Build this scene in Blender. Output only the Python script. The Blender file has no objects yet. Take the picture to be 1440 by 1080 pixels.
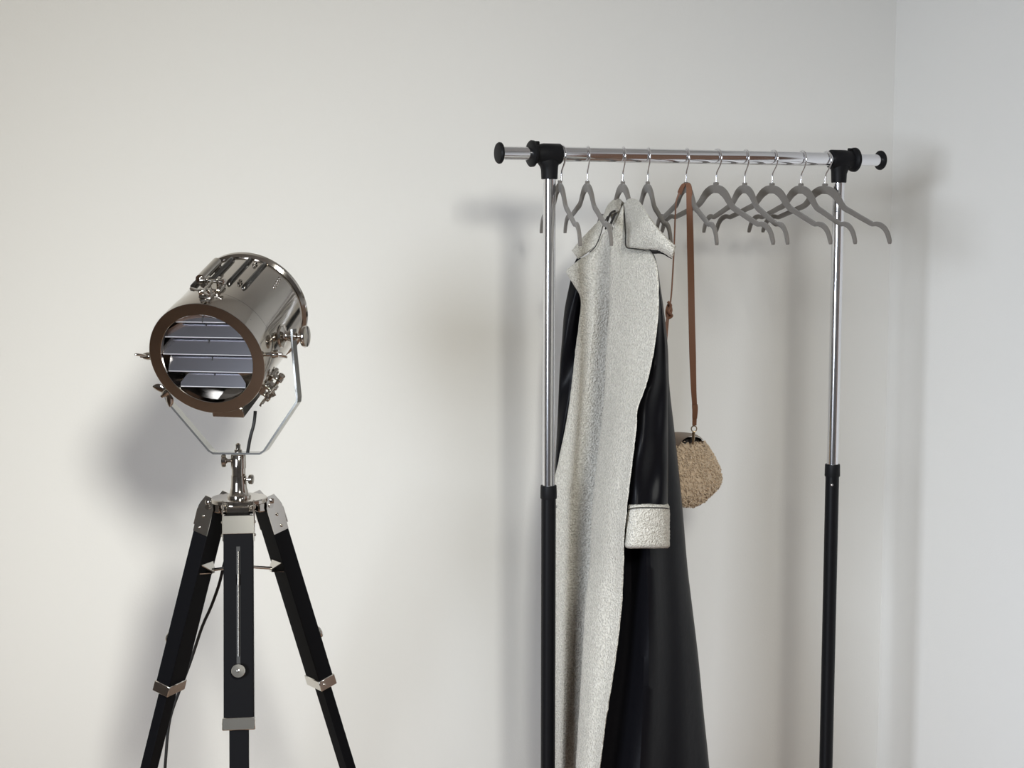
import bpy, bmesh, random
from math import *
from mathutils import Vector as V, Matrix, noise

random.seed(7)
S = bpy.context.scene
COL = S.collection

# ------------------------------------------------------------------ camera
YAW = radians(23.4); PIT = atan(228/2160); FPX = 2160.0; CZ = 1.45
cam = bpy.data.cameras.new('camera'); cam.sensor_width = 36; cam.lens = 54.0
cam.clip_start = .05
co = bpy.data.objects.new('camera', cam); COL.objects.link(co)
co.location = (0, 0, CZ); co.rotation_euler = (pi/2 - PIT, 0, -YAW)
S.camera = co
S.view_settings.view_transform = 'Standard'; S.view_settings.look = 'None'
S.view_settings.gamma = 1; S.view_settings.use_curve_mapping = False
S.view_settings.exposure = 0.0
S.cycles.max_bounces = 10; S.cycles.diffuse_bounces = 5; S.cycles.glossy_bounces = 6
S.cycles.caustics_reflective = False; S.cycles.caustics_refractive = False
S.cycles.sample_clamp_indirect = 4.0

# ------------------------------------------------------------------ daylight
W = bpy.data.worlds.new('daylight'); S.world = W; W.use_nodes = True
W.node_tree.nodes['Background'].inputs[0].default_value = (.80, .88, 1, 1)
W.node_tree.nodes['Background'].inputs[1].default_value = 1.6

def area(name, loc, target, sx, sy, power, color, spread=180, disk=False):
    l = bpy.data.lights.new(name, 'AREA'); l.shape = 'DISK' if disk else 'RECTANGLE'; l.size = sx
    if not disk: l.size_y = sy
    l.energy = power; l.color = color; l.spread = radians(spread)
    o = bpy.data.objects.new(name, l); COL.objects.link(o)
    o.location = loc
    o.rotation_euler = (V(target) - V(loc)).to_track_quat('-Z', 'Y').to_euler()
    return o
BACK_Y = 2.92; RIGHT_X = 2.215; LEFT_X = -2.0; FRONT_Y = -1.3; CEIL = 2.7
# daylight through the left window, and an added, unseen ceiling spotlight (its housing is built with the room)
SPOT = V((.34, -.80, 2.48)); AIM = V((.44, 2.92, .82))
area('added_spotlight_beam', SPOT, AIM, .60, 0, 12.2, (1, .995, .93), 62, True)
area('left_window_light', (LEFT_X - .02, -.10, 1.55), (2.215, 1.75, .36), .8, 1.1, 33, (.83, .90, 1), 72)

# ------------------------------------------------------------------ pixel ray helper (frame 1440x1080)
_f = V((sin(YAW)*cos(PIT), cos(YAW)*cos(PIT), -sin(PIT)))
_r = V((cos(YAW), -sin(YAW), 0)); _u = _r.cross(_f)
def aty(px, py, Y):
    """world point seen at a pixel, standing at world depth Y"""
    d = _f + _r*((px-720)/FPX) + _u*((540-py)/FPX)
    return V((0, 0, CZ)) + d*(Y/d.y)

# ------------------------------------------------------------------ materials
def mat(name, col, rough=.5, metal=0, bump=None, var=None, sheen=0, spec=None, coat=0):
    m = bpy.data.materials.new(name); m.use_nodes = True
    nt = m.node_tree; b = nt.nodes['Principled BSDF']
    b.inputs['Base Color'].default_value = (*col, 1)
    b.inputs['Roughness'].default_value = rough
    b.inputs['Metallic'].default_value = metal
    if sheen: b.inputs['Sheen Weight'].default_value = sheen; b.inputs['Sheen Roughness'].default_value = .5
    if spec is not None: b.inputs['Specular IOR Level'].default_value = spec
    if coat: b.inputs['Coat Weight'].default_value = coat; b.inputs['Coat Roughness'].default_value = .08
    tc = nt.nodes.new('ShaderNodeTexCoord')
    if bump:
        sc, st, dist = bump[:3]
        n = nt.nodes.new('ShaderNodeTexNoise'); n.inputs['Scale'].default_value = sc
        n.inputs['Detail'].default_value = 4
        nt.links.new(tc.outputs['Object'], n.inputs['Vector'])
        bp = nt.nodes.new('ShaderNodeBump'); bp.inputs['Strength'].default_value = st
        bp.inputs['Distance'].default_value = dist
        nt.links.new(n.outputs['Fac'], bp.inputs['Height'])
        nt.links.new(bp.outputs['Normal'], b.inputs['Normal'])
    if var:
        sc, c2 = var
        n2 = nt.nodes.new('ShaderNodeTexNoise'); n2.inputs['Scale'].default_value = sc
        n2.inputs['Detail'].default_value = 3
        nt.links.new(tc.outputs['Object'], n2.inputs['Vector'])
        r = nt.nodes.new('ShaderNodeValToRGB')
        r.color_ramp.elements[0].position = .35; r.color_ramp.elements[1].position = .65
        r.color_ramp.elements[0].color = (*c2, 1); r.color_ramp.elements[1].color = (*col, 1)
        nt.links.new(n2.outputs['Fac'], r.inputs['Fac'])
        nt.links.new(r.outputs['Color'], b.inputs['Base Color'])
    return m
def plank_mat():
    m = mat('wood_floor', (.23, .115, .06), .35)
    nt = m.node_tree; b = nt.nodes['Principled BSDF']
    tc = nt.nodes.new('ShaderNodeTexCoord'); br = nt.nodes.new('ShaderNodeTexBrick')
    br.inputs['Color1'].default_value = (.37, .245, .175, 1); br.inputs['Color2'].default_value = (.30, .195, .138, 1)
    br.inputs['Mortar'].default_value = (.05, .025, .012, 1); br.inputs['Scale'].default_value = 1
    br.inputs['Mortar Size'].default_value = .002; br.inputs['Brick Width'].default_value = 1.2
    br.inputs['Row Height'].default_value = .12
    nt.links.new(tc.outputs['Object'], br.inputs['Vector']); nt.links.new(br.outputs['Color'], b.inputs['Base Color'])
    return m
M = dict(
    greywall=mat('grey_paint', (.40, .41, .42), .9),
    door=mat('added_door_wood', (.19, .10, .055), .45, var=(9, (.14, .07, .04))),
    wall=mat('wall_paint', (.81, .80, .765), .9, bump=(260, .12, .002)),
    white=mat('white_paint', (.8, .8, .78), .5),
    ceiling=mat('ceiling_paint', (.75, .75, .74), .9),
    floor=plank_mat(),
    chrome=mat('chrome', (.80, .80, .82), .09, 1),
    nickel=mat('polished_nickel', (.56, .525, .48), .09, 1),
    satin=mat('satin_chrome', (.80, .80, .82), .17, 1),
    strapsteel=mat('flat_bar_steel', (.50, .50, .48), .16, 1),
    steel=mat('brushed_steel', (.76, .74, .69), .15, 1),
    reflector=mat('mirror_reflector', (.62, .62, .68), .12, 1),
    blade_edge=mat('edge_highlight', (.85, .85, .88), .45, 1),
    inside=mat('dark_lamp_metal', (.10, .095, .09), .25, 1),
    blackwood=mat('black_painted_wood', (.006, .006, .007), .5, bump=(60, .05, .002), spec=.03),
    plastic=mat('black_plastic', (.007, .007, .008), .5, spec=.16),
    blacktube=mat('black_coated_tube', (.006, .006, .007), .4, spec=.16),
    rubber=mat('black_rubber', (.012, .012, .012), .6),
    velvet=mat('grey_velvet', (.165, .15, .133), .95, sheen=.3, bump=(900, .2, .001)),
    sherpa=mat('cream_sherpa', (.93, .90, .81), .95, bump=(300, 1, .009), var=(300, (.62, .59, .51)), sheen=.2),
    leather=mat('black_leather', (.005, .005, .0065), .38, bump=(45, .12, .004), spec=.09),
    stitch=mat('dark_edging_and_shade', (.02, .018, .016), .7),
    fleece=mat('beige_fleece', (.78, .63, .46), .95, bump=(160, .8, .006), var=(120, (.60, .47, .33)), sheen=.3),
    tan=mat('brown_leather', (.20, .092, .052), .5, bump=(200, .15, .001)),
    taupe=mat('taupe_leather', (.22, .15, .10), .45, bump=(200, .15, .001)),
    brass=mat('aged_brass', (.34, .26, .17), .3, 1),
)

# ------------------------------------------------------------------ geometry helpers
class G:
    def __init__(s): s.v = []; s.f = []
    def add(s, vs, fs):
        o = len(s.v); s.v += [V(v) for v in vs]; s.f += [tuple(i+o for i in f) for f in fs]; return s
def frame(d, ref=None):
    d = V(d).normalized(); ref = V(ref) if ref else (V((0, 0, 1)) if abs(d.z) < .95 else V((1, 0, 0)))
    a = ref.cross(d).normalized(); return a, d.cross(a).normalized(), d
def rings(g, R, caps=True, closed=False):
    n = len(R[0]); vs = [p for r in R for p in r]; fs = []
    m = len(R)
    for i in range(m if closed else m-1):
        for j in range(n):
            a = i*n+j; b = i*n+(j+1) % n; c = ((i+1) % m)*n+(j+1) % n; d = ((i+1) % m)*n+j
            fs.append((a, b, c, d))
    if caps and not closed:
        fs.append(tuple(range(n))[::-1]); fs.append(tuple((m-1)*n+j for j in range(n)))
    return g.add(vs, fs)
def tube(g, path, r, n=16, caps=True, closed=False):
    path = [V(p) for p in path]; R = []; a0 = None; m = len(path)
    for i, p in enumerate(path):
        if closed: t = path[(i+1) % m]-path[i-1]
        else: t = path[min(i+1, m-1)]-path[max(i-1, 0)]
        t.normalize()
        if a0 is None: a0 = frame(t)[0]
        else: a0 = (a0 - t*a0.dot(t)).normalized()
        b = t.cross(a0); ri = r[i] if isinstance(r, (list, tuple)) else r
        R.append([p+(a0*cos(2*pi*k/n)+b*sin(2*pi*k/n))*ri for k in range(n)])
    return rings(g, R, caps, closed)
def lathe(g, o, d, prof, n=32, caps=True, ref=None):
    """prof: (distance along d, radius)"""
    a, b, d = frame(d, ref); o = V(o)
    R = [[o+d*h+(a*cos(2*pi*k/n)+b*sin(2*pi*k/n))*max(r, 1e-5) for k in range(n)] for h, r in prof]
    return rings(g, R, caps)
def box(g, c, ax, size, bev=0):
    """box with axes ax (three unit vectors) and full sizes; bev chamfers every edge"""
    c = V(c); x, y, z = [V(a) for a in ax]; hx, hy, hz = [q/2 for q in size]
    bm = bmesh.new(); bmesh.ops.create_cube(bm, size=1)
    for v in bm.verts: v.co = V((v.co.x*2*hx, v.co.y*2*hy, v.co.z*2*hz))
    if bev: bmesh.ops.bevel(bm, geom=bm.edges[:], offset=bev, segments=1, affect='EDGES', profile=.5)
    bm.verts.index_update()
    g.add([c+x*v.co.x+y*v.co.y+z*v.co.z for v in bm.verts], [tuple(v.index for v in f.verts) for f in bm.faces])
    bm.free(); return g
def prism(g, pts, nrm):
    """polygon extruded along nrm"""
    n = len(pts); nrm = V(nrm); P = [V(p) for p in pts]
    return g.add(P+[p+nrm for p in P], [tuple(range(n))[::-1], tuple(range(n, 2*n))]+[(i, (i+1) % n, n+(i+1) % n, n+i) for i in range(n)])
def crv(pts, n, closed=False):
    """Catmull-Rom through tuples, n samples evenly by arc length"""
    P = [V([float(q) for q in p]) if len(p) in (2, 3) else p for p in pts]; dense = []
    m = len(P)
    for i in range(m-1):
        p0 = P[max(i-1, 0)]; p1 = P[i]; p2 = P[i+1]; p3 = P[min(i+2, m-1)]
        for k in range(12):
            t = k/12; dense.append(.5*((2*p1)+(p2-p0)*t+(2*p0-5*p1+4*p2-p3)*t*t+(3*p1-p0-3*p2+p3)*t**3))
    dense.append(P[-1]); L = [0]
    for a, b in zip(dense, dense[1:]): L.append(L[-1]+(b-a).length)
    out = []; j = 0
    for k in range(n):
        s = L[-1]*k/(n-1)
        while j < len(L)-2 and L[j+1] < s: j += 1
        t = (s-L[j])/max(1e-9, L[j+1]-L[j]); out.append(dense[j].lerp(dense[j+1], min(1, max(0, t))))
    return out
def interp(rows, y):
    """rows: [(y, a, b, ...)] smooth lookup"""
    if y <= rows[0][0]: return rows[0][1:]
    if y >= rows[-1][0]: return rows[-1][1:]
    i = max(k for k in range(len(rows)-1) if rows[k][0] <= y)
    r0, r1 = rows[i], rows[i+1]; h = r1[0]-r0[0]; t = (y-r0[0])/h; out = []
    for c in range(1, len(r0)):
        def sl(k):
            a = rows[max(k-1, 0)]; b = rows[min(k+1, len(rows)-1)]; return (b[c]-a[c])/max(1e-9, b[0]-a[0])
        m0, m1 = sl(i)*h, sl(i+1)*h
        out.append((2*t**3-3*t*t+1)*r0[c]+(t**3-2*t*t+t)*m0+(-2*t**3+3*t*t)*r1[c]+(t**3-t*t)*m1)
    return out
def obj(name, g, m, parent=None, smooth=True, angle=40):
    me = bpy.data.meshes.new(name)
    root = parent
    while root and root.parent: root = root.parent
    k, mid = (root['size'], V(root['mid'])) if root and 'size' in root else (1, root.location if root else V((0, 0, 0)))
    me.from_pydata([(v-mid)*k for v in g.v], [], g.f); me.update()
    bm = bmesh.new(); bm.from_mesh(me); bmesh.ops.recalc_face_normals(bm, faces=bm.faces[:])
    for e in bm.edges:
        e.smooth = not (len(e.link_faces) == 2 and e.calc_face_angle(0) > radians(angle))
    for f in bm.faces: f.smooth = smooth
    bm.to_mesh(me); bm.free()
    me.materials.append(m)
    o = bpy.data.objects.new(name, me); COL.objects.link(o)
    if parent: o.parent = parent
    return o
def thing(name, label, cat, loc=(0, 0, 0), group=None):
    o = bpy.data.objects.new(name, None); COL.objects.link(o); o.location = loc
    o.empty_display_size = .05
    o['label'] = label; o['category'] = cat
    if group: o['group'] = group
    return o
def struct(name, g, m):
    o = obj(name, g, m, smooth=False); o['kind'] = 'structure'; return o
XYZ = (V((1, 0, 0)), V((0, 1, 0)), V((0, 0, 1)))
def abox(g, lo, hi, bev=0):
    lo, hi = V(lo), V(hi); return box(g, (lo+hi)/2, XYZ, hi-lo, bev)

# ------------------------------------------------------------------ the room
T = .12
struct('floor', abox(G(), (LEFT_X-T, FRONT_Y-T, -.1), (RIGHT_X+T, BACK_Y+T, 0)), M['floor'])
struct('ceiling', abox(G(), (LEFT_X-T, FRONT_Y-T, CEIL), (RIGHT_X+T, BACK_Y+T, CEIL+.1)), M['ceiling'])
struct('wall_back', abox(G(), (LEFT_X-T, BACK_Y, 0), (RIGHT_X+T, BACK_Y+T, CEIL)), M['wall'])
struct('wall_right', abox(G(), (RIGHT_X, FRONT_Y-T, 0), (RIGHT_X+T, BACK_Y, CEIL)), M['wall'])
def wall_hole(g, fix, hole, a0, a1, along):
    u0, u1, z0, z1 = hole
    for lo, hi in (((a0, 0), (u0, CEIL)), ((u1, 0), (a1, CEIL)), ((u0, 0), (u1, z0)), ((u0, z1), (u1, CEIL))):
        if along == 'x': abox(g, (lo[0], fix[0], lo[1]), (hi[0], fix[1], hi[1]))
        else: abox(g, (fix[0], lo[0], lo[1]), (fix[1], hi[0], hi[1]))
    return g
struct('wall_front', abox(G(), (LEFT_X-T, FRONT_Y-T, 0), (RIGHT_X, FRONT_Y, CEIL)), M['greywall'])
struct('wall_left', wall_hole(G(), (LEFT_X-T, LEFT_X), (-.56, .36, .98, 2.12), FRONT_Y, BACK_Y, 'y'), M['greywall'])
struct('baseboard_back', abox(G(), (LEFT_X, BACK_Y-.012, 0), (RIGHT_X, BACK_Y, .08)), M['white'])
struct('baseboard_right', abox(G(), (RIGHT_X-.012, FRONT_Y, 0), (RIGHT_X, BACK_Y-.012, .08)), M['white'])

# unseen wooden door, added in the right wall for the rail's brown reflection
g = G(); abox(g, (RIGHT_X-.05, .62, 0), (RIGHT_X, 1.74, 2.06)); abox(g, (RIGHT_X-.062, .70, .02), (RIGHT_X-.045, 1.66, 2.0), .003)
struct('added_door', g, M['door'])
# ceiling spotlight behind and above the viewer, an unseen fixture added to light the back wall
pend = thing('added_spotlight', 'unseen added black ceiling spotlight aimed down at the back wall', 'lamp', (SPOT.x, SPOT.y, CEIL))
sd_ = (SPOT-AIM).normalized()
obj('housing', lathe(G(), SPOT-sd_*.02, sd_, [(.03, .365), (-.0, .37), (0, .375), (.12, .34), (.15, .15), (.152, .001)], 48), M['plastic'], pend)
obj('bracket', tube(G(), [SPOT+sd_*.10, (SPOT.x, SPOT.y-.1, CEIL-.01)], .012, 12), M['plastic'], pend)

# ------------------------------------------------------------------ clothes rack
RY = 2.545; RZ = 1.572; PL = 1.175; PR = 1.803
rack = thing('clothes_rack', 'freestanding chrome and black clothes rack standing in the corner, holding hangers and a coat', 'clothes rack', ((PL+PR)/2, RY, 0))
X = V((1, 0, 0)); Z = V((0, 0, 1)); Y = V((0, 1, 0))
obj('top_rail', tube(G(), [(PL-.025, RY, RZ), (PR+.025, RY, RZ)], .0132, 40), M['chrome'], rack)
for sx, px in ((-1, PL), (1, PR)):
    d = X*sx
    end = obj('rail_extension', tube(G(), [V((px, RY, RZ))+d*.02, V((px, RY, RZ))+d*.098], .0117, 36), M['chrome'], rack)
    obj('end_cap', lathe(G(), V((px, RY, RZ))+d*.095, d, [(0, .0125), (0, .0178), (.001, .019), (.004, .0193), (.0065, .0175), (.0075, .013)], 40), M['plastic'], end)
    # T connector: horizontal barrel, flared flange outside, socket downwards
    o = V((px, RY, RZ))
    g = G(); g2 = G()
    prof = [(-.0210, .0142), (-.0210, .0176), (-.0195, .0188), (.012, .0188), (.02, .0175), (.030, .0165)]
    con = obj('rail_connector', lathe(g, o, d, prof, 40), M['plastic'], rack)
    R = []
    for k, (z, rx, ry, cx) in enumerate([(-.0, .022, .0145, .003), (-.012, .022, .0155, .003), (-.0175, .020, .0158, .002), (-.022, .0172, .0156, .001), (-.028, .0156, .0152, 0), (-.0445, .0148, .0148, 0), (-.0453, .0140, .0140, 0)]):
        R.append([o+Z*z+d*(cx+rx*cos(2*pi*j/32))+Y*(ry*sin(2*pi*j/32)) for j in range(32)])
    obj('socket', rings(g2, R), M['plastic'], con)
    obj('locking_collar', lathe(G(), o, d, [(.027, .0165), (.0295, .0205), (.032, .0236), (.0365, .0240), (.0385, .022), (.0395, .0122)], 40), M['plastic'], con)
    # small thumb tabs on the collar
    g = G(); box(g, o+d*.026+Z*.0195, (X, Y, Z), (.012, .006, .006), .0015)
    obj('release_tab', g, M['plastic'], con)
    post = obj('upper_post', tube(G(), [(px, RY, .80), (px, RY, RZ-.04)], .0115, 40), M['satin'], rack)
    low = obj('lower_post', tube(G(), [(px, RY, .09), (px, RY, .963)], .0136, 40), M['blacktube'], rack)
    obj('post_collar', lathe(G(), (px, RY, .9415), Z, [(0, .0138), (0, .0150), (.0015, .0154), (.022, .0150), (.0245, .0146), (.0245, .0118)], 40), M['plastic'], low)
    bd = V((.93, -.37, 0)) if sx < 0 else V((-.62, -.78, 0))
    obj('spring_button', lathe(G(), V((px, RY, .926))+bd*.0125, bd, [(0, .003), (.002, .003), (.0032, .0022), (.0038, .0005)], 14), M['chrome'], low)
    ft = obj('foot_bar', tube(G(), [(px, RY-.23, .075), (px, RY+.23, .075)], .0136, 28), M['blacktube'], rack)
    for yy in (-.215, .215):
        obj('caster', lathe(G(), (px-.009, RY+yy, .031), X, [(0, .01), (0, .0285), (.002, .031), (.016, .031), (.018, .0285), (.018, .01)], 28), M['rubber'], ft)
        g = G(); abox(g, (px-.014, RY+yy-.011, .03), (px-.0095, RY+yy+.011, .066)); abox(g, (px+.0095, RY+yy-.011, .03), (px+.014, RY+yy+.011, .066)); abox(g, (px-.014, RY+yy-.011, .062), (px+.014, RY+yy+.011, .068))
        obj('caster_fork', g, M['plastic'], ft)
obj('lower_rail', tube(G(), [(PL, RY, .14), (PR, RY, .14)], .011, 28), M['blacktube'], rack)

# ------------------------------------------------------------------ hangers
def hanger_body():
    prof = [(-.003, 10.5, 15.5), (.010, 11, 16), (.022, 14, 17), (.036, 21, 17), (.048, 31, 15.5), (.058, 39.5, 13), (.068, 45, 11.5), (.085, 50, 10.5), (.110, 58, 10), (.135, 65.5, 9.6), (.150, 70, 9.2), (.1555, 70.5, 8.2), (.163, 69.5, 9.0), (.175, 71, 10), (.188, 77, 10), (.197, 86, 10), (.2025, 96, 9.5), (.2045, 101, 8), (.2048, 103, 5.5), (.2046, 104.6, 1.6)]
    P = [(-u, z, t) for u, z, t in prof[:0:-1]] + [(u, z, t) for u, z, t in prof[1:]]
    P = crv([V((u, -z/1000, t/1000)) for u, z, t in P], 110)
    R = []; n = 12
    for i, p in enumerate(P):
        a = P[max(i-1, 0)]; b = P[min(i+1, len(P)-1)]; tx, tz = b.x-a.x, b.y-a.y; l = hypot(tx, tz); nx, nz = -tz/l, tx/l
        ring = []
        for k in range(n):
            c, s = cos(2*pi*k/n), sin(2*pi*k/n)
            e = .55; c = copysign(abs(c)**e, c); s = copysign(abs(s)**e, s)
            h = p.z/2*s; w = .0031*c
            ring.append(V((w, -(p.x+nx*h), p.y+nz*h)))
        R.append(ring)
    g = rings(G(), R)
    return g
HB = hanger_body()
def make_hanger(label, x, yaw, tilt):
    t = thing('clothes_hanger', label, 'hanger', (x, RY, RZ), 'grey velvet hangers on the rail')
    g = G(); g.v = [v+t.location+V((0, 0, -.049)) for v in HB.v]; g.f = HB.f
    b = obj('hanger_body', g, M['velvet'], t)
    g = G(); box(g, t.location+V((0, 0, -.057)), XYZ, (.0062, .0125, .020), .0012); obj('neck', g, M['velvet'], b)
    pts = [(0, -.050), (0, -.032), (.003, -.026), (.011, -.0165)] + [(.0172*cos(radians(a)), -.0019+.0172*sin(radians(a))) for a in range(-25, 206, 15)]
    obj('hook', tube(G(), [t.location+V((0, -p.x, p.y)) for p in crv([V(q) for q in pts], 60)], .00155, 10), M['chrome'], t)
    t.rotation_euler = (radians(tilt), 0, radians(yaw))
    return t
def copy_tree(o, parent=None):
    c = o.copy(); COL.objects.link(c)
    if parent: c.parent = parent
    for ch in [q for q in S.objects if q.parent == o]: copy_tree(ch, c)
    return c
HANG = [
    (1.1965, -15.2, 'leftmost grey velvet hanger, empty, half hidden behind the left chrome post'),
    (1.252, -14.2, 'empty grey velvet hanger between the left post and the coat'),
    (1.325, -14.0, 'grey velvet hanger that carries the long coat, its arms inside the cream collar'),
    (1.377, -16.5, 'empty grey velvet hanger between the coat and the brown bag strap'),
    (1.459, -13.8, 'grey velvet hanger with the brown bag strap draped over its neck'),
    (1.525, 0.0, 'first empty grey velvet hanger to the right of the brown bag strap'),
    (1.588, -9.0, 'second empty grey velvet hanger to the right of the brown bag strap'),
    (1.650, -0.6, 'third empty grey velvet hanger to the right of the brown bag strap'),
    (1.716, -4.0, 'second grey velvet hanger from the right end, its front arm tip overlapping the right post'),
    (1.7725, 2.0, 'rightmost grey velvet hanger, hook against the black connector, arm reaching past the right post'),
]
h0 = None
for x, yaw, lab in HANG:
    if h0 is None: h0 = make_hanger(lab, x, yaw, 2.6)
    else:
        c = copy_tree(h0); c.location = (x, RY, RZ); c.rotation_euler = (radians(2.6), 0, radians(yaw)); c['label'] = lab

for ch in h0.children:
    if ch.name.startswith('hook'): ch.rotation_euler.z = radians(15.2); ch.location.x = .003      # this hook swivels square to the rail beside the connector

# ------------------------------------------------------------------ cloth builders
def wob(p, sc, amp): return noise.noise(p*sc)*amp
def loft(rows, n=40, nv=90, fold=None, fuzz=0, seed=0):
    """closed volume; rows: (py, px_left, px_right, Y_centre, half depth to the front, half depth to the back)"""
    R = []; y0, y1 = rows[0][0], rows[-1][0]
    for i in range(nv):
        py = y0+(y1-y0)*i/(nv-1); xl, xr, yc, bf, bb = interp(rows, py); ring = []
        for k in range(n):
            a = 2*pi*k/n; s = (1-cos(a))/2; q = sin(a)
            yy = yc-(bf if q > 0 else bb)*copysign(abs(q)**.8, q)
            if fold and q > 0: yy += fold(s, (py-y0)/(y1-y0))*min(1, q*1.5)
            p = aty(xl+(xr-xl)*s, py, yy)
            if fuzz: p += V((wob(p+V((seed, 0, 0)), 260, fuzz), wob(p+V((0, seed, 9)), 260, fuzz), wob(p+V((3, 0, seed)), 260, fuzz)))
            ring.append(p)
        R.append(ring)
    return rings(G(), R)
def sheet(A, B, thick, nu=26, nv=60, bulge=0, fuzz=.0006, seed=0, wave=None):
    """thick sheet spanning two edge curves of (px, py, Y)"""
    A = crv([V(a) for a in A], nv); B = crv([V(b) for b in B], nv); F = []; K = []
    for i in range(nv):
        fr = []; bk = []
        ev = min(1, min(i, nv-1-i)/2.0)
        for j in range(nu):
            s = j/(nu-1); p = A[i].lerp(B[i], s); eu = sin(pi*s)
            es = min(1, min(j, nu-1-j)/2.0); e = sqrt(max(0, 1-(1-es)**2))*sqrt(max(0, 1-(1-ev)**2))
            yy = p.z-bulge*eu+(wave(s, i/(nv-1)) if wave else 0)
            q = aty(p.x, p.y, yy)
            f = V((wob(q+V((seed, 0, 0)), 300, fuzz), wob(q+V((0, seed, 9)), 300, fuzz)+wob(q, 90, fuzz*1.5), wob(q+V((3, 0, seed)), 300, fuzz)))
            v = (q-V((0, 0, CZ))).normalized()
            fr.append(q+f-v*thick*.5*e); bk.append(q+f+v*thick*.5*e+v*.0008)
        F.append(fr); K.append(bk)
    g = G(); vs = [p for r in F for p in r]+[p for r in K for p in r]; N = nv*nu; fs = []
    for i in range(nv-1):
        for j in range(nu-1):
            a = i*nu+j; fs.append((a, a+1, a+nu+1, a+nu)); fs.append((N+a, N+a+nu, N+a+nu+1, N+a+1))
    bd = [j for j in range(nu)]+[i*nu+nu-1 for i in range(1, nv)]+[(nv-1)*nu+j for j in range(nu-2, -1, -1)]+[i*nu for i in range(nv-2, 0, -1)]
    for a, b in zip(bd, bd[1:]+bd[:1]): fs.append((a, N+a, N+b, b))
    return g.add(vs, fs)
def cord(pts, r, n=60): return tube(G(), crv([aty(*p) for p in pts], n), r, 8)

# ------------------------------------------------------------------ coat
coat = thing('long_coat', 'long black leather coat with cream shearling lapels and cuff hanging open on the rack', 'coat', (1.325, RY, RZ-.049))
NIN = [(875, 290, 2.49), (866, 312, 2.49), (860, 331, 2.49), (857, 369, 2.49), (856, 441, 2.49), (852, 493, 2.49), (850, 546, 2.485), (845.6, 598, 2.48), (838, 662, 2.48), (832.6, 717, 2.475), (829, 797, 2.47), (823, 849, 2.46), (819, 919, 2.45), (815, 988, 2.44), (811, 1058, 2.43), (807, 1120, 2.43), (804, 1185, 2.43)]
NOUT = [(878.5, 290, 2.48), (879.5, 318, 2.45), (881, 346, 2.42), (915, 354, 2.31), (923.5, 371.5, 2.295), (926.5, 405, 2.285), (926, 441, 2.28), (920.5, 488, 2.275), (911.5, 532, 2.275), (904.5, 554, 2.275), (897.5, 570, 2.275), (896, 593, 2.275), (891, 637, 2.275), (886, 676, 2.28), (880.6, 727, 2.285), (878, 753, 2.295), (877.5, 785, 2.31), (874.7, 849, 2.33), (867.8, 913, 2.33), (859.4, 969, 2.325), (851, 1024, 2.32), (844, 1079, 2.32), (836, 1130, 2.32), (828, 1185, 2.32)]
def lut(c, py):
    return interp([(q[1], q[0], q[2]) for q in c], py)
def sheet_rows(rows, thick, nu=30, nv=150, **kw):
    y0, y1 = rows[0][0], rows[-1][0]; A = []; B = []
    for i in range(nv):
        y = y0+(y1-y0)*i/(nv-1); a = interp(rows, y); A.append((a[0], y+a[4], a[1])); B.append((a[2], y+a[5], a[3]))
    return sheet(A, B, thick, nu=nu, nv=nv, **kw)
near_rows = []
for y in (289, 304, 320, 335, 347, 354, 362, 372, 388, 405, 440, 490, 535, 556, 575, 600, 640, 680, 727, 755, 790, 850, 913, 969, 1024, 1079, 1185):
    xi, Yi = lut(NIN, max(y, 290))
    xo, Yo = {289: (878, 2.495), 304: (880, 2.485), 320: (884, 2.475), 335: (893, 2.45), 347: (907, 2.395), 354: (915.5, 2.34), 362: (919.5, 2.315)}.get(y) or lut(NOUT, y)
    near_rows.append((y, xi, Yi, xo, Yo, 0, 0))
def nwave(s, t): return .006*sin(2.2*pi*s+1.0+2*t)*min(1, max(0, t-.08)*3)
obj('near_lapel', sheet_rows(near_rows, .014, nv=190, bulge=.008, seed=1, wave=nwave), M['sherpa'], coat)
# near collar
obj('near_collar', sheet([(877, 287, 2.50), (883, 280, 2.48), (890, 279.5, 2.45), (899, 283, 2.40), (911, 301, 2.33), (929, 325, 2.285), (951, 346, 2.26)],
    [(876.8, 289, 2.50), (878.5, 310, 2.48), (879.5, 330, 2.45), (881.5, 347, 2.41), (904, 350.5, 2.35), (926, 351.5, 2.295), (946, 362.5, 2.26)], .016, nu=28, nv=50, bulge=.010, seed=3), M['sherpa'], coat)
obj('collar_seam', cord([(876.8, 289, 2.485), (878.3, 310, 2.465), (879.7, 330, 2.435), (880.6, 347, 2.40), (893, 349.8, 2.355), (905, 351.5, 2.325)], .0011), M['stitch'], coat)
obj('collar_underside', sheet([(903, 351, 2.37), (914, 351.5, 2.35), (925, 352, 2.31), (936, 357.5, 2.29), (945, 363.5, 2.272)], [(904, 353, 2.375), (914, 355.5, 2.36), (920, 357, 2.33), (931, 357.2, 2.30), (943, 363.8, 2.276)], .005, nu=8, nv=30, seed=4), M['leather'], coat)
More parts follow.
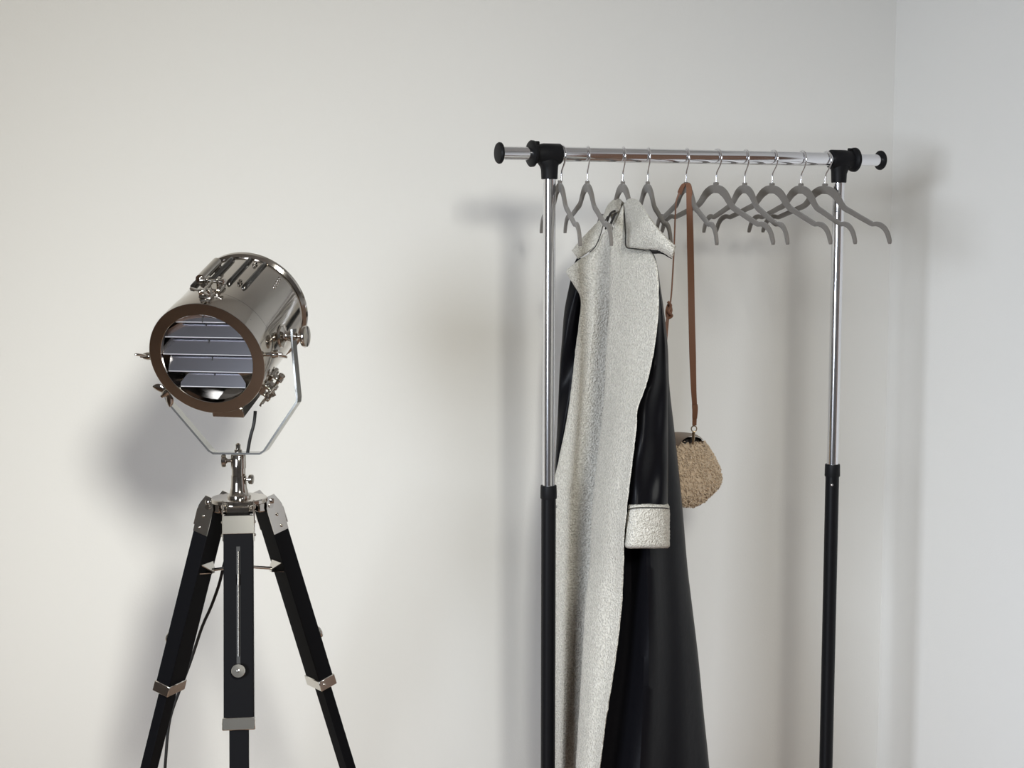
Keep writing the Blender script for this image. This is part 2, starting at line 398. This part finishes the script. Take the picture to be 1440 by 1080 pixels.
# far collar and lapel
obj('far_collar', sheet([(874, 281, 2.56), (866, 279, 2.60), (855, 288, 2.64), (845.6, 306, 2.66), (823, 330, 2.67), (804, 352, 2.67)],
    [(872, 296, 2.56), (865, 300, 2.585), (856, 304, 2.61), (849, 318, 2.615), (838, 345, 2.62), (813, 364.5, 2.655)], .014, nu=22, nv=44, bulge=.008, seed=5), M['sherpa'], coat)
obj('far_collar_seam', cord([(854.5, 304, 2.585), (848.5, 316, 2.59), (843.5, 333, 2.592), (837, 347, 2.598), (829, 355, 2.61)], .0009), M['stitch'], coat)
far_rows = [(344, 836, 2.62, 859, 2.57, 0, -30), (352, 830, 2.63, 864, 2.565, 4, -26), (362, 816, 2.645, 866, 2.56, 2, -14), (372, 806, 2.655, 866, 2.555, 0, -6), (381, 795.5, 2.665, 866, 2.555, 0, 0), (392, 801.5, 2.66, 866, 2.555, 0, 0), (419, 816, 2.645, 865, 2.555, 0, 0), (457, 813.5, 2.65, 864, 2.555, 0, 0), (493, 809, 2.66, 862, 2.555, 0, 0), (540, 804, 2.665, 860, 2.555, 0, 0), (595, 796, 2.67, 855, 2.555, 0, 0), (650, 784.8, 2.68, 848, 2.55, 0, 0), (672, 780, 2.685, 846, 2.55, 0, 0), (720, 775, 2.69, 842, 2.55, 0, 0), (850, 771, 2.69, 834, 2.545, 0, 0), (980, 770, 2.69, 826, 2.54, 0, 0), (1080, 770, 2.69, 821, 2.535, 0, 0), (1185, 769, 2.69, 815, 2.53, 0, 0)]
def fwave(s, t): return .05*sin(pi*min(1, max(0, (s-.40)/.60))*.5)*min(1, t*4+.3)+.006*sin(5*s+3*t)
obj('far_lapel', sheet_rows(far_rows, .016, bulge=.004, seed=6, wave=fwave), M['sherpa'], coat)
# neck loop and inner back collar between the two collars
obj('back_collar', sheet([(856, 296, 2.64), (864, 284, 2.63), (873, 282, 2.60), (879, 286, 2.56)], [(862, 318, 2.62), (867, 312, 2.61), (873, 306, 2.59), (878, 300, 2.56)], .012, nu=14, nv=24, seed=8), M['sherpa'], coat)
obj('hanging_loop', cord([(852, 322, 2.60), (855, 308, 2.585), (860, 299, 2.575), (867, 297, 2.58), (863, 305, 2.585), (858, 318, 2.59), (856, 334, 2.59)], .0022), M['stitch'], coat)
# leather shell
def bfold(s, t):
    return (.016*sin(9*s-1.5+2.0*t)+.008*sin(17*s+4*t))*min(1, .25+t*1.2)
body_rows = [(346, 894, 912, 2.435, .03, .04), (358, 898, 920, 2.435, .05, .05), (380, 900, 925.5, 2.435, .055, .05), (405, 902, 929, 2.435, .058, .05), (428, 902, 932.5, 2.435, .06, .05), (486, 896, 939, 2.435, .062, .05), (540, 888, 941.2, 2.435, .064, .05), (606, 866, 948.5, 2.435, .066, .052), (665, 860, 955, 2.435, .068, .054), (717, 855, 960, 2.435, .07, .055), (799, 852, 967, 2.435, .075, .058), (849, 850, 973, 2.435, .078, .06), (924, 843, 982, 2.435, .08, .065), (997, 833, 989, 2.435, .084, .07), (1079, 820, 997.5, 2.435, .09, .075), (1180, 803, 1006, 2.435, .096, .08)]
obj('coat_body', loft(body_rows, 64, 120, bfold), M['leather'], coat)
obj('back_panel', loft([(372, 812, 850, 2.70, .012, .04), (420, 820, 862, 2.70, .012, .05), (540, 808, 862, 2.70, .012, .05), (700, 790, 858, 2.71, .012, .05), (900, 780, 858, 2.72, .012, .05), (1180, 775, 860, 2.72, .012, .05)], 32, 50), M['leather'], coat)
# far sleeve
obj('far_sleeve', loft([(363, 811, 822, 2.715, .012, .02), (372, 807, 824, 2.72, .018, .03), (397, 801.5, 827, 2.725, .022, .035), (436, 793.7, 826, 2.73, .025, .04), (480, 790, 824, 2.73, .026, .04), (519, 787, 821, 2.73, .026, .04), (600, 783.5, 812, 2.735, .026, .04), (660, 780, 804, 2.74, .026, .04), (740, 776, 798, 2.74, .026, .04)], 36, 60, lambda s, t: .006*sin(14*t+6*s)), M['leather'], coat)
# near sleeve and cuff
def sfold(s, t): return .005*sin(9*s+3*t)+.004*sin(22*t+3*s)*(.3+t)
slv = obj('near_sleeve', loft([(368, 914, 921, 2.35, .006, .03), (400, 918, 927, 2.345, .012, .03), (440, 919, 932, 2.34, .018, .035), (486, 914, 936.5, 2.335, .022, .04), (532, 906, 938.5, 2.33, .026, .04), (570, 893, 939, 2.325, .028, .04), (640, 886, 939.5, 2.32, .031, .04), (722, 880, 939, 2.32, .032, .038)], 44, 90, sfold), M['leather'], coat)
cuff = obj('cuff', loft([(708.5, 886, 939, 2.315, .026, .03), (710.5, 883.2, 941, 2.315, .038, .042), (722, 881.8, 941.8, 2.315, .0405, .044), (745, 880, 941.8, 2.315, .041, .044), (762, 879, 942, 2.315, .041, .044), (768.5, 879, 941.5, 2.315, .038, .042), (771, 882, 938, 2.315, .028, .03)], 52, 44, None, .0011, 11), M['sherpa'], coat)
obj('cuff_seam', cord([(882.6, 717, 2.295), (890, 714.6, 2.279), (905, 713.8, 2.272), (922, 714, 2.274), (936, 714.5, 2.286), (941.3, 716, 2.305)], .0009), M['stitch'], cuff)

# ------------------------------------------------------------------ bag
bag = thing('shoulder_bag', 'small beige fleece shoulder bag with brown leather strap hanging behind the coat', 'bag', (1.459, RY, RZ-.05))
brow = [(621, 962, 989, 2.60, .020, .025), (624.5, 948, 991.5, 2.60, .036, .032), (632, 934, 996.5, 2.60, .042, .036), (644, 926, 1003.5, 2.60, .046, .04), (660, 921, 1010.5, 2.60, .05, .043), (671, 918, 1013, 2.60, .05, .043), (682, 919, 1010.5, 2.60, .05, .043), (689, 924, 1005, 2.60, .048, .04), (697, 932, 996.5, 2.60, .044, .036), (705, 942, 988, 2.60, .036, .03), (711, 952, 975, 2.60, .022, .02)]
body = obj('bag_body', loft(brow, 72, 70, None, .0022, 21), M['fleece'], bag)
# curly pile: short curved tufts all over the body
g = G(); src = loft(brow, 72, 70)
cen = aty(966, 665, 2.60)
for i in range(2600):
    f = random.choice(src.f)
    if len(f) != 4: continue
    a, b, c, d = [src.v[k] for k in f]; u, v = random.random(), random.random()
    p = a.lerp(b, u).lerp(d.lerp(c, u), v); nn = (b-a).cross(d-a)
    if nn.length < 1e-12: continue
    nn.normalize()
    if nn.dot(p-cen) < 0: nn = -nn
    tng = V((random.uniform(-1, 1), random.uniform(-1, 1), random.uniform(-1.4, .4))); tng = (tng-nn*tng.dot(nn)).normalized()
    L = random.uniform(.004, .0075); cu = [p-nn*.001, p+nn*L*.45+tng*L*.2, p+nn*L*.62+tng*L*.65, p+nn*L*.35+tng*L*1.0]
    tube(g, cu, [.0014, .0013, .0010, .0005], 5)
o = obj('fleece_pile', g, M['fleece'], body); o['kind'] = 'stuff'
# leather flap arching over the top, its end open towards the viewer
obj('leather_flap', sheet([(952, 633, 2.556), (955, 626.5, 2.556), (959, 620.5, 2.556), (964.5, 616, 2.556), (971, 613.6, 2.556), (979, 614, 2.556), (985.5, 616.5, 2.557), (990, 621.5, 2.56)],
    [(934, 634, 2.61), (937, 618, 2.625), (942, 609.5, 2.63), (950, 607.5, 2.635), (964, 608, 2.635), (976, 610, 2.635), (985, 614.5, 2.63), (990.5, 621, 2.61)], .003, nu=16, nv=40, fuzz=.0001, bulge=-.004), M['taupe'], bag)
obj('opening_shade', loft([(614.5, 966, 980, 2.60, .028, .02), (617, 960, 986, 2.60, .030, .02), (622, 956, 987, 2.60, .032, .02), (630, 954, 986, 2.60, .034, .02), (634, 958, 980, 2.60, .020, .02)], 28, 20), M['stitch'], bag)  # dark solid standing in for the shade inside the opening
# strap: front strand, over the hanger neck, rear strand
def ribbon(pts, wid, th):
    """pts: list of (point, width vector)"""
    C_ = crv([p for p, w in pts], 90); Wd = crv([w for p, w in pts], 90); R = []
    for i, p in enumerate(C_):
        t = (C_[min(i+1, 89)]-C_[max(i-1, 0)]).normalized(); w = Wd[i]; w = (w-t*w.dot(t)); hw = w.length; w.normalize(); nn = t.cross(w)
        R.append([p+w*hw*a+nn*th*b for a, b in ((-1, -.6), (-.94, -1), (.94, -1), (1, -.6), (1, .6), (.94, 1), (-.94, 1), (-1, .6))])
    return rings(G(), R)
rw = V((.93, -.37, 0)); cw = V((.30, -.95, 0))
fy = 2.50
P = [(aty(955.5, 272, 2.555), cw*.0062), (aty(960, 262, 2.54), (cw*.6+rw*.3).normalized()*.0064), (aty(965, 257.8, 2.53), (cw*.5+rw*.5).normalized()*.0064), (aty(968.8, 263, 2.515), rw*.0062), (aty(969.6, 286, 2.505), rw*.0062), (aty(971.5, 380, fy), rw*.0061), (aty(973, 460, fy), rw*.0058), (aty(975.2, 540, fy+.01), rw*.0050), (aty(976.8, 572, fy+.02), rw*.0046), (aty(976.5, 598, fy+.03), rw*.0040)]
st = obj('front_strap', ribbon(P, 0, .0011), M['tan'], bag)
obj('strap_keeper', ribbon([(aty(977.0, 569, 2.516), rw*.0053), (aty(977.4, 577, 2.518), rw*.0055), (aty(976.9, 588, 2.524), rw*.0046)], 0, .0019), M['tan'], st)
ew = V((.49, .87, 0))
P = [(aty(956, 270.5, 2.557), ew*-.0050), (aty(951, 283, 2.56), ew*-.0050), (aty(949.6, 305, 2.56), ew*-.0050), (aty(948, 345, 2.56), ew*-.0050), (aty(946.3, 380, 2.56), ew*-.0050), (aty(944, 415, 2.56), ew*-.0048), (aty(941.5, 434, 2.56), ew*-.0048), (aty(938, 470, 2.56), ew*-.0048), (aty(934, 530, 2.565), ew*-.0048), (aty(930, 600, 2.57), ew*-.0048), (aty(929, 622, 2.575), ew*-.005)]
rs = obj('rear_strap', ribbon(P, 0, .0015), M['tan'], bag)
g = tube(G(), crv([aty(*q) for q in [(939, 424, 2.553), (943.5, 430, 2.55), (940, 438, 2.548), (945, 444, 2.551), (939, 447, 2.556), (937.5, 437, 2.56), (941, 427, 2.566), (944, 436, 2.562), (941, 446, 2.556)]], 60), .0026, 8)
obj('strap_knot', g, M['tan'], rs)
g = tube(G(), [aty(939.5, 439, 2.556), aty(937, 455, 2.556), aty(935.5, 474, 2.556)], [.0015, .0022, .0018], 8); obj('strap_tail', g, M['tan'], rs)
# ring and swivel clasp
rc = aty(976, 603, 2.535)
g = tube(G(), [rc+rw*.0052*cos(a)+Z*.0056*sin(a) for a in [2*pi*k/20 for k in range(20)]], .0011, 8, closed=True); obj('strap_ring', g, M['brass'], bag)
g = G(); lathe(g, aty(975.4, 607.5, 2.535), aty(974.6, 626, 2.54)-aty(975.4, 607.5, 2.535), [(0, .001), (.001, .0032), (.005, .0034), (.0055, .0024), (.009, .0030), (.013, .0030), (.017, .0022), (.0245, .0020), (.0255, .0008)], 14)
obj('swivel_clasp', g, M['brass'], bag)

# ------------------------------------------------------------------ spotlight floor lamp
TX, TY = .602, 2.5625
LK = .89; DROP = .1792      # drawn at full size around (TX, TY), scaled about the camera to 89 percent with lower legs lengthened to reach the floor
lamp = thing('spotlight_floor_lamp', 'polished metal searchlight floor lamp on a black wooden tripod', 'lamp', (.5358, 2.2806, 0))
lamp['size'] = LK; lamp['mid'] = (TX, TY, -DROP)
az = radians(215.5); el = radians(20.6)
w = V((cos(el)*sin(az), cos(el)*cos(az), -sin(el)))
s = V((.81411552, -.58070296, 0)); t = V((-.20431549, -.28643975, .93605954))
c0 = V((.5358507, 2.49760444, 1.22608832)); P0 = c0-w*.095
def rad(a): return s*cos(radians(a))+t*sin(radians(a))
def at(ww, r, a): return c0-w*ww+rad(a)*r
drum = obj('lamp_housing', lathe(G(), c0, -w, [(.050, .0955), (.050, .0992), (.0515, .0992), (.052, .0983), (.2, .0983), (.2, .0995), (.204, .104), (.2105, .1045), (.212, .103), (.2125, .098), (.222, .085), (.229, .06), (.232, .03), (.2325, .001)], 96, ref=t), M['nickel'], lamp)
# front door ring: flat annulus face, side band, inner lip, open to the louvre
prof = [(.049, .0935), (.049, .0990), (.0485, .0998), (.0015, .0998), (.0004, .0995), (0, .0989), (0, .0800), (.0006, .0793), (.012, .0793), (.0125, .0935)]
door = obj('front_ring', lathe(G(), c0, -w, prof, 96, caps=False, ref=t), M['nickel'], lamp, angle=18)
g = G(); lathe(g, c0, -w, [(.0125, .0930), (.05, .0930), (.15, .090), (.19, .06), (.198, .02), (.199, .001)], 64, caps=False, ref=t)
obj('reflector_bowl', g, M['inside'], drum)
# louvre blades across the opening
for h, hb in ((.0640, .040), (.0368, .0785), (.0056, .0785), (-.0256, .072), (-.0535, .034)):
    hw = sqrt(max(.0001, .0784**2-h*h)); tilt = radians(56); dep = .0345 if h < .06 else .015
    dd = (-w*cos(tilt)+t*sin(tilt)).normalized(); nrm = dd.cross(s).normalized()
    if nrm.dot(w) < 0: nrm = -nrm
    f0 = c0-w*.006+t*h; N_ = 12; pts = [f0-s*hw, f0+s*hw]
    for i in range(N_+1):
        u = 1-2*i/N_; e = dep*(1-.10*u*u) if h > -.05 else dep*sqrt(max(.02, 1-(u*.98)**2))
        pts.append(f0+dd*e+s*(u*hb if h > -.05 else u*hw))
    bl = obj('louver_blade', prism(G(), [p-nrm*.0006 for p in pts], nrm*.0012), M['reflector'], door, smooth=False)
    tube_g = tube(G(), [f0-s*hw*.99, f0+s*hw*.99], .0010, 8); obj('blade_highlight', tube_g, M['blade_edge'], door)  # pale lip added as the bright highlight along each blade edge
    obj('blade_notch', box(G(), f0+dd*(dep-.009)+nrm*.0008+s*.002, (s, dd, nrm), (.0016, .013, .0016)), M['stitch'], door)
# clamps with wing nuts
def wingnut(g, o, d, side, k=1.0, stem=.014):
    d = V(d).normalized(); o = V(o); side = (V(side)-d*V(side).dot(d)).normalized(); b = d.cross(side)
    lathe(g, o, d, [(0, .0030*k), (stem, .0030*k), (stem, .0056*k), (stem+.004*k, .0060*k), (stem+.010*k, .0046*k), (stem+.011*k, .0028*k), (stem+.015*k, .0026*k), (stem+.016*k, .0012*k)], 14)
    for q in (1, -1):
        R = []
        for i in range(9):
            x = i/8; c = o+d*(stem+(.004+.011*x**1.3)*k)+side*q*(.003+.0155*x)*k; hh = (.0032+.0030*sin(pi*min(1, x*1.05)))*k*(1 if i < 8 else .45)
            dirx = (side*q*.8+d*.55).normalized(); up2 = dirx.cross(b).normalized()
            R.append([c+up2*hh*cos(2*pi*j/10)+b*.0019*k*sin(2*pi*j/10) for j in range(10)])
        rings(g, R)
    return g
for a, sd, kk, st_ in ((181, V((0, 0, CZ))-c0+t*.35, 1.15, .006), (218, w.cross(rad(218))+w*.15, 1.2, .008), (3, w*.6+t*.5, 1.15, .012)):
    wn = obj('wing_nut', wingnut(G(), at(.012, .0985, a), rad(a), sd, kk, st_), M['nickel'], drum)
for a in (86, 322, 15, 176):
    rr = rad(a); tg = w.cross(rr).normalized()
    big = a in (86, 322)
    if big:
        g = G()
        box(g, at(.062, .1015, a), (w, tg, rr), (.030, .030, .007), .0015)
        for q in (-1, 1): box(g, at(.060, .110, a)+tg*.009*q, (w, tg, rr), (.013, .005, .022), .0015)
        tube(g, [at(.058, .115, a)-tg*.018, at(.058, .115, a)+tg*.018], .0032, 12)
        for q in (-1, 1): lathe(g, at(.058, .115, a)+tg*.016*q, tg*q, [(0, .0055), (.004, .0058), (.006, .003), (.0065, .0005)], 14)
        box(g, at(.026, .1035, a), (w, tg, rr), (.016, .022, .008), .0015)
        for q in (-1, 1): box(g, at(.024, .110, a)+tg*.0075*q, (w, tg, rr), (.012, .005, .012), .0012)
        for q in (-1, 1): lathe(g, at(.071, .105, a)+tg*.010*q, rr, [(0, .0035), (.002, .0033), (.003, .001)], 12)
        cl = obj('swing_clamp', g, M['nickel'], drum)
        g = G(); tube(g, [at(.058, .115, a), at(.018, .1135, a)], .0028, 12); wingnut(g, at(.020, .1135, a), w*.8+rr*.25, tg*.9+rr*.3, .95, .006)
        obj('wing_nut', g, M['nickel'], drum)
# raised vent ribs along the top, with a screw pair between two of them
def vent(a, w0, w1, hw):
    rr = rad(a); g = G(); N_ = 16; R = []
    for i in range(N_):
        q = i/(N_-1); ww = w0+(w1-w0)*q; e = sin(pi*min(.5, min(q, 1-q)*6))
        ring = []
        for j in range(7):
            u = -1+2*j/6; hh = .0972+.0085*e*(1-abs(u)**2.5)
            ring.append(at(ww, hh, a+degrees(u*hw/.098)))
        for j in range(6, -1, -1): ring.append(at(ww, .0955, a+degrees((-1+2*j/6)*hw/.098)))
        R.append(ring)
    obj('vent_rib', rings(g, R), M['inside'], drum, angle=60)  # dark metal paints in the shaded sides of the ribs
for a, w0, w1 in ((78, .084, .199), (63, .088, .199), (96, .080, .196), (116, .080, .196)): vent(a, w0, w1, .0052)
for ww, a in ((.104, 69.5), (.182, 70.5)):
    obj('vent_screw', lathe(G(), at(ww, .0975, a), rad(a), [(0, .0046), (.003, .0046), (.0035, .0030), (.007, .0030), (.0085, .0014)], 12), M['nickel'], drum)
# bolt barrel at the upper left
g = G(); tube(g, [at(.075, .112, 101), at(.150, .112, 101)], .0085, 18); tube(g, [at(.070, .112, 101), at(.158, .112, 101)], .004, 12)
for ww in (.082, .145): box(g, at(ww, .103, 101), (w, w.cross(rad(101)).normalized(), rad(101)), (.008, .014, .012), .0015)
obj('hinge_barrel', g, M['nickel'], drum)
g = G()
for i in range(5): lathe(g, at(.152+.0085*i, .098, 41+.4*i), rad(41), [(-.002, .0042), (.0012, .0036), (.0022, .0018), (.0026, .0003)], 10)
obj('rivet_row', g, M['nickel'], drum)
# socket box under the drum
bc = -72; rr = rad(bc)
down = V((0, 0, -1)); dn = (down-w*down.dot(w)).normalized(); sd = w.cross(dn).normalized()
g = G(); box(g, c0-w*.0455+dn*.098+s*.020, (s, dn, w), (.056, .019, .090), .0015)
obj('socket_box', g, M['nickel'], drum)
# yoke
def yk(a, b): return P0+s*a+Z*b
yp = [(.1182, .012), (.1188, -.02), (.1258, -.102), (.1250, -.110), (.066, -.194), (.058, -.1995), (-.026, -.2015), (-.034, -.197), (-.108, -.115), (-.1125, -.104), (-.1130, -.03), (-.1130, .012)]
dsw = Z.cross(s).normalized(); R = []
for i, (a, b) in enumerate(yp):
    p = yk(a, b); q0 = yp[max(i-1, 0)]; q1 = yp[min(i+1, len(yp)-1)]; ta, tb = q1[0]-q0[0], q1[1]-q0[1]; l = hypot(ta, tb); nn = s*(-tb/l)+Z*(ta/l)
    R.append([p+dsw*hx*.0098+nn*hy*.0017 for hx, hy in ((-1, -1), (1, -1), (1, 1), (-1, 1))])
yoke = obj('yoke', rings(G(), R), M['strapsteel'], lamp, smooth=False)
for q in (1, -1):
    g = G(); lathe(g, P0+s*q*.0975, s*q, [(0, .020), (.003, .019), (.006, .011), (.010, .008), (.0125, .0075), (.0125, .0095), (.0155, .0095), (.0155, .0060), (.0195, .0060)], 28)
    obj('pivot_boss', g, M['nickel'], drum)
    if q < 0: continue
    g = G(); lathe(g, P0+s*q*.120, s*q, [(0, .0075), (.004, .0075), (.006, .0042), (.0135, .0042), (.0135, .012), (.0150, .0172), (.0185, .0186), (.0220, .0175), (.0230, .010), (.0235, .001)], 32)
    obj('pivot_knob', g, M['nickel'], lamp)
ST = P0+s*.0157; ST.z = 0
g = G(); lathe(g, ST+Z*(P0.z-.199), Z, [(0, .0065), (.004, .0065), (.005, .0045), (.009, .0042), (.0125, .0045), (.0145, .003), (.0155, .0008)], 16); obj('yoke_bolt', g, M['nickel'], yoke)
zt = P0.z-.2032
g = lathe(G(), ST, Z, [(.982, .0205), (.9865, .0200), (.990, .0160), (.9945, .0152), (.9985, .0138), (1.012, .0130), (1.020, .0130), (1.0205, .0118), (1.0325, .0118), (1.033, .0128), (zt-.001, .0128), (zt, .0120)], 36)
stem = obj('stem', g, M['nickel'], lamp)
cr = V((cos(YAW), -sin(YAW), 0))
def thumb(name, o, d, k, par):
    return obj(name, lathe(G(), o, d, [(0, .0032*k), (.0075*k, .0032*k), (.0075*k, .0045*k), (.0095*k, .0060*k), (.0095*k, .0105*k), (.011*k, .0118*k), (.0165*k, .0118*k), (.018*k, .0105*k), (.0183*k, .004*k), (.0186*k, .0005*k)], 24), M['nickel'], par)
thumb('stem_knob', ST-cr*.0115+Z*1.0455, -cr+V((0, -.12, 0)), .95, stem)
thumb('stem_knob', ST+cr*.0115+Z*1.0135, cr+V((0, -.2, .0)), .72, stem)
# tripod head
head = obj('tripod_head', lathe(G(), ST, Z, [(.964, .018), (.9715, .030), (.974, .046), (.9755, .0480), (.981, .0480), (.9825, .0465), (.9828, .016)], 56), M['nickel'], lamp)
tc = V((-sin(YAW), -cos(YAW), 0)); thl = radians(17.1)
for ai in (7.2, 127.2, -112.8):
    a = radians(ai); ho = tc*cos(a)+cr*sin(a); q = Z.cross(ho).normalized()
    H = V((TX, TY, .965))+ho*.0514
    d = (ho*sin(thl)-Z*cos(thl)); o = (ho*cos(thl)+Z*sin(thl))
    LW = .0485; LT = .029
    def lp(l, oo=0, qq=0): return H+d*l+o*oo+q*qq
    # lug under the head
    g = G(); box(g, ST+ho*.040+Z*.9655, (ho, q, Z), (.026, .040, .020), .002); tube(g, [ST+ho*.047+Z*.966-q*.027, ST+ho*.047+Z*.966+q*.027], .0042, 14)
    obj('hinge_lug', g, M['nickel'], head)
    leg = obj('tripod_leg', box(G(), lp(.180), (o, q, d), (LT, LW, .350), .0012), M['blackwood'], lamp)
    # bracket: outer plate and two cheek plates
    g = G(); box(g, lp(.022, LT/2+.0012), (o, q, d), (.0018, LW+.004, .030), .0004)
    for sg in (-1, 1):
        e = sg*(LW/2+.0003); pl = [(-.020, .006), (-.020, -.010), (-.006, -.0125), (-.001, -.0148), (.048, -.0148), (.048, .0135), (.002, .0152), (-.006, .0125)]
        prism(g, [lp(l, oo, e) for l, oo in pl], q*sg*.0018)
    br = obj('leg_bracket', g, M['steel'], leg, angle=30)
    for sg in (-1, 1):
        for l, oo, r in ((-.010, -.001, .0048), (.016, .0005, .0026), (.038, .0025, .0026)):
            obj('hinge_bolt' if r > .004 else 'bracket_screw', lathe(G(), lp(l, oo, sg*(LW/2+.002)), q*sg, [(0, r), (.0012, r), (.0024, r*.6), (.0027, r*.1)], 14), M['nickel'], leg)
    # slot with the adjusting rod on the outer face
    obj('leg_slot', box(G(), lp(.158, LT/2), (o, q, d), (.0012, .0066, .200), .0003), M['rubber'], leg)
    g = G(); tube(g, [lp(.066, LT/2+.0006), lp(.238, LT/2+.0006)], .0022, 10); tube(g, [lp(.104, LT/2+.0006), lp(.122, LT/2+.0006)], .0034, 10)
    obj('slot_rod', g, M['inside'], leg)
    obj('leg_knob', lathe(G(), lp(.2615, LT/2), o, [(0, .004), (.004, .004), (.004, .0108), (.0055, .0116), (.0095, .0116), (.0108, .0106), (.0110, .0026), (.0122, .0022), (.0125, .0004)], 28), M['steel'], leg)
    # lower clamp and sliding lower leg
    g = G(); box(g, lp(.346), (o, q, d), (LT+.0045, LW+.0045, .0200), .0012)
    obj('leg_clamp', g, M['steel'], leg)
    obj('clamp_screw', lathe(G(), lp(.346, -.008, -LW/2-.002), -q, [(0, .0026), (.001, .0026), (.002, .0012), (.0023, .0002)], 12), M['nickel'], leg)
    l1 = (.965+DROP)/cos(thl)-.004
    lo_ = obj('lower_leg', box(G(), lp((.30+l1)/2), (o, q, d), (.018, .031, l1-.30), .001), M['blackwood'], leg)
    # spreader bracket on the inner face
    zz = .108; g = G(); b0 = lp(zz, -LT/2)
    prism(g, [lp(zz-.004, -LT/2, -.017), lp(zz-.004, -LT/2, .017), lp(zz+.004, -LT/2-.016, .004), lp(zz+.004, -LT/2-.016, -.004)], d*.0018)
    prism(g, [lp(zz+.012, -LT/2, -.017), lp(zz+.012, -LT/2, .017), lp(zz+.007, -LT/2-.016, .004), lp(zz+.007, -LT/2-.016, -.004)], d*.0018)
    hub = V((TX, TY, .862)); e0 = lp(zz+.004, -LT/2-.012)
    tube(g, [e0, hub], .0028, 10)
    obj('spreader_arm', g, M['steel'], leg)
obj('spreader_hub', lathe(G(), (TX, TY, .856), Z, [(0, .010), (.002, .012), (.010, .012), (.012, .010)], 24), M['steel'], lamp)
# power cord
def atd(px, py, dep):
    dd = _f+_r*((px-720)/FPX)+_u*((540-py)/FPX); h = dd.x*sin(YAW)+dd.y*cos(YAW); return V((0, 0, CZ))+dd*(dep/h)
obj('power_cord', tube(G(), crv([atd(359, 578, 2.575), atd(357, 596, 2.575), atd(352, 615, 2.575), atd(348, 637, 2.58)], 30), .0028, 10), M['rubber'], lamp)
cp = [ST+Z*.955, V((TX, TY, .90))+cr*-.004, atd(319, 782, 2.66), atd(308, 822, 2.685), atd(296, 855, 2.70), atd(284, 882, 2.71), atd(268, 930, 2.73), atd(251, 975, 2.735), atd(241, 1003, 2.735), atd(236, 1030, 2.735), atd(232, 1080, 2.735), atd(224, 1180, 2.74), V((.42, 2.74, .25)), V((.40, 2.76, .02-DROP)), V((.30, 2.80, .004-DROP)), V((-.10, 2.84, .004-DROP))]
obj('floor_cord', tube(G(), crv(cp, 120), .0028, 10), M['rubber'], lamp)
del lamp['size'], lamp['mid']
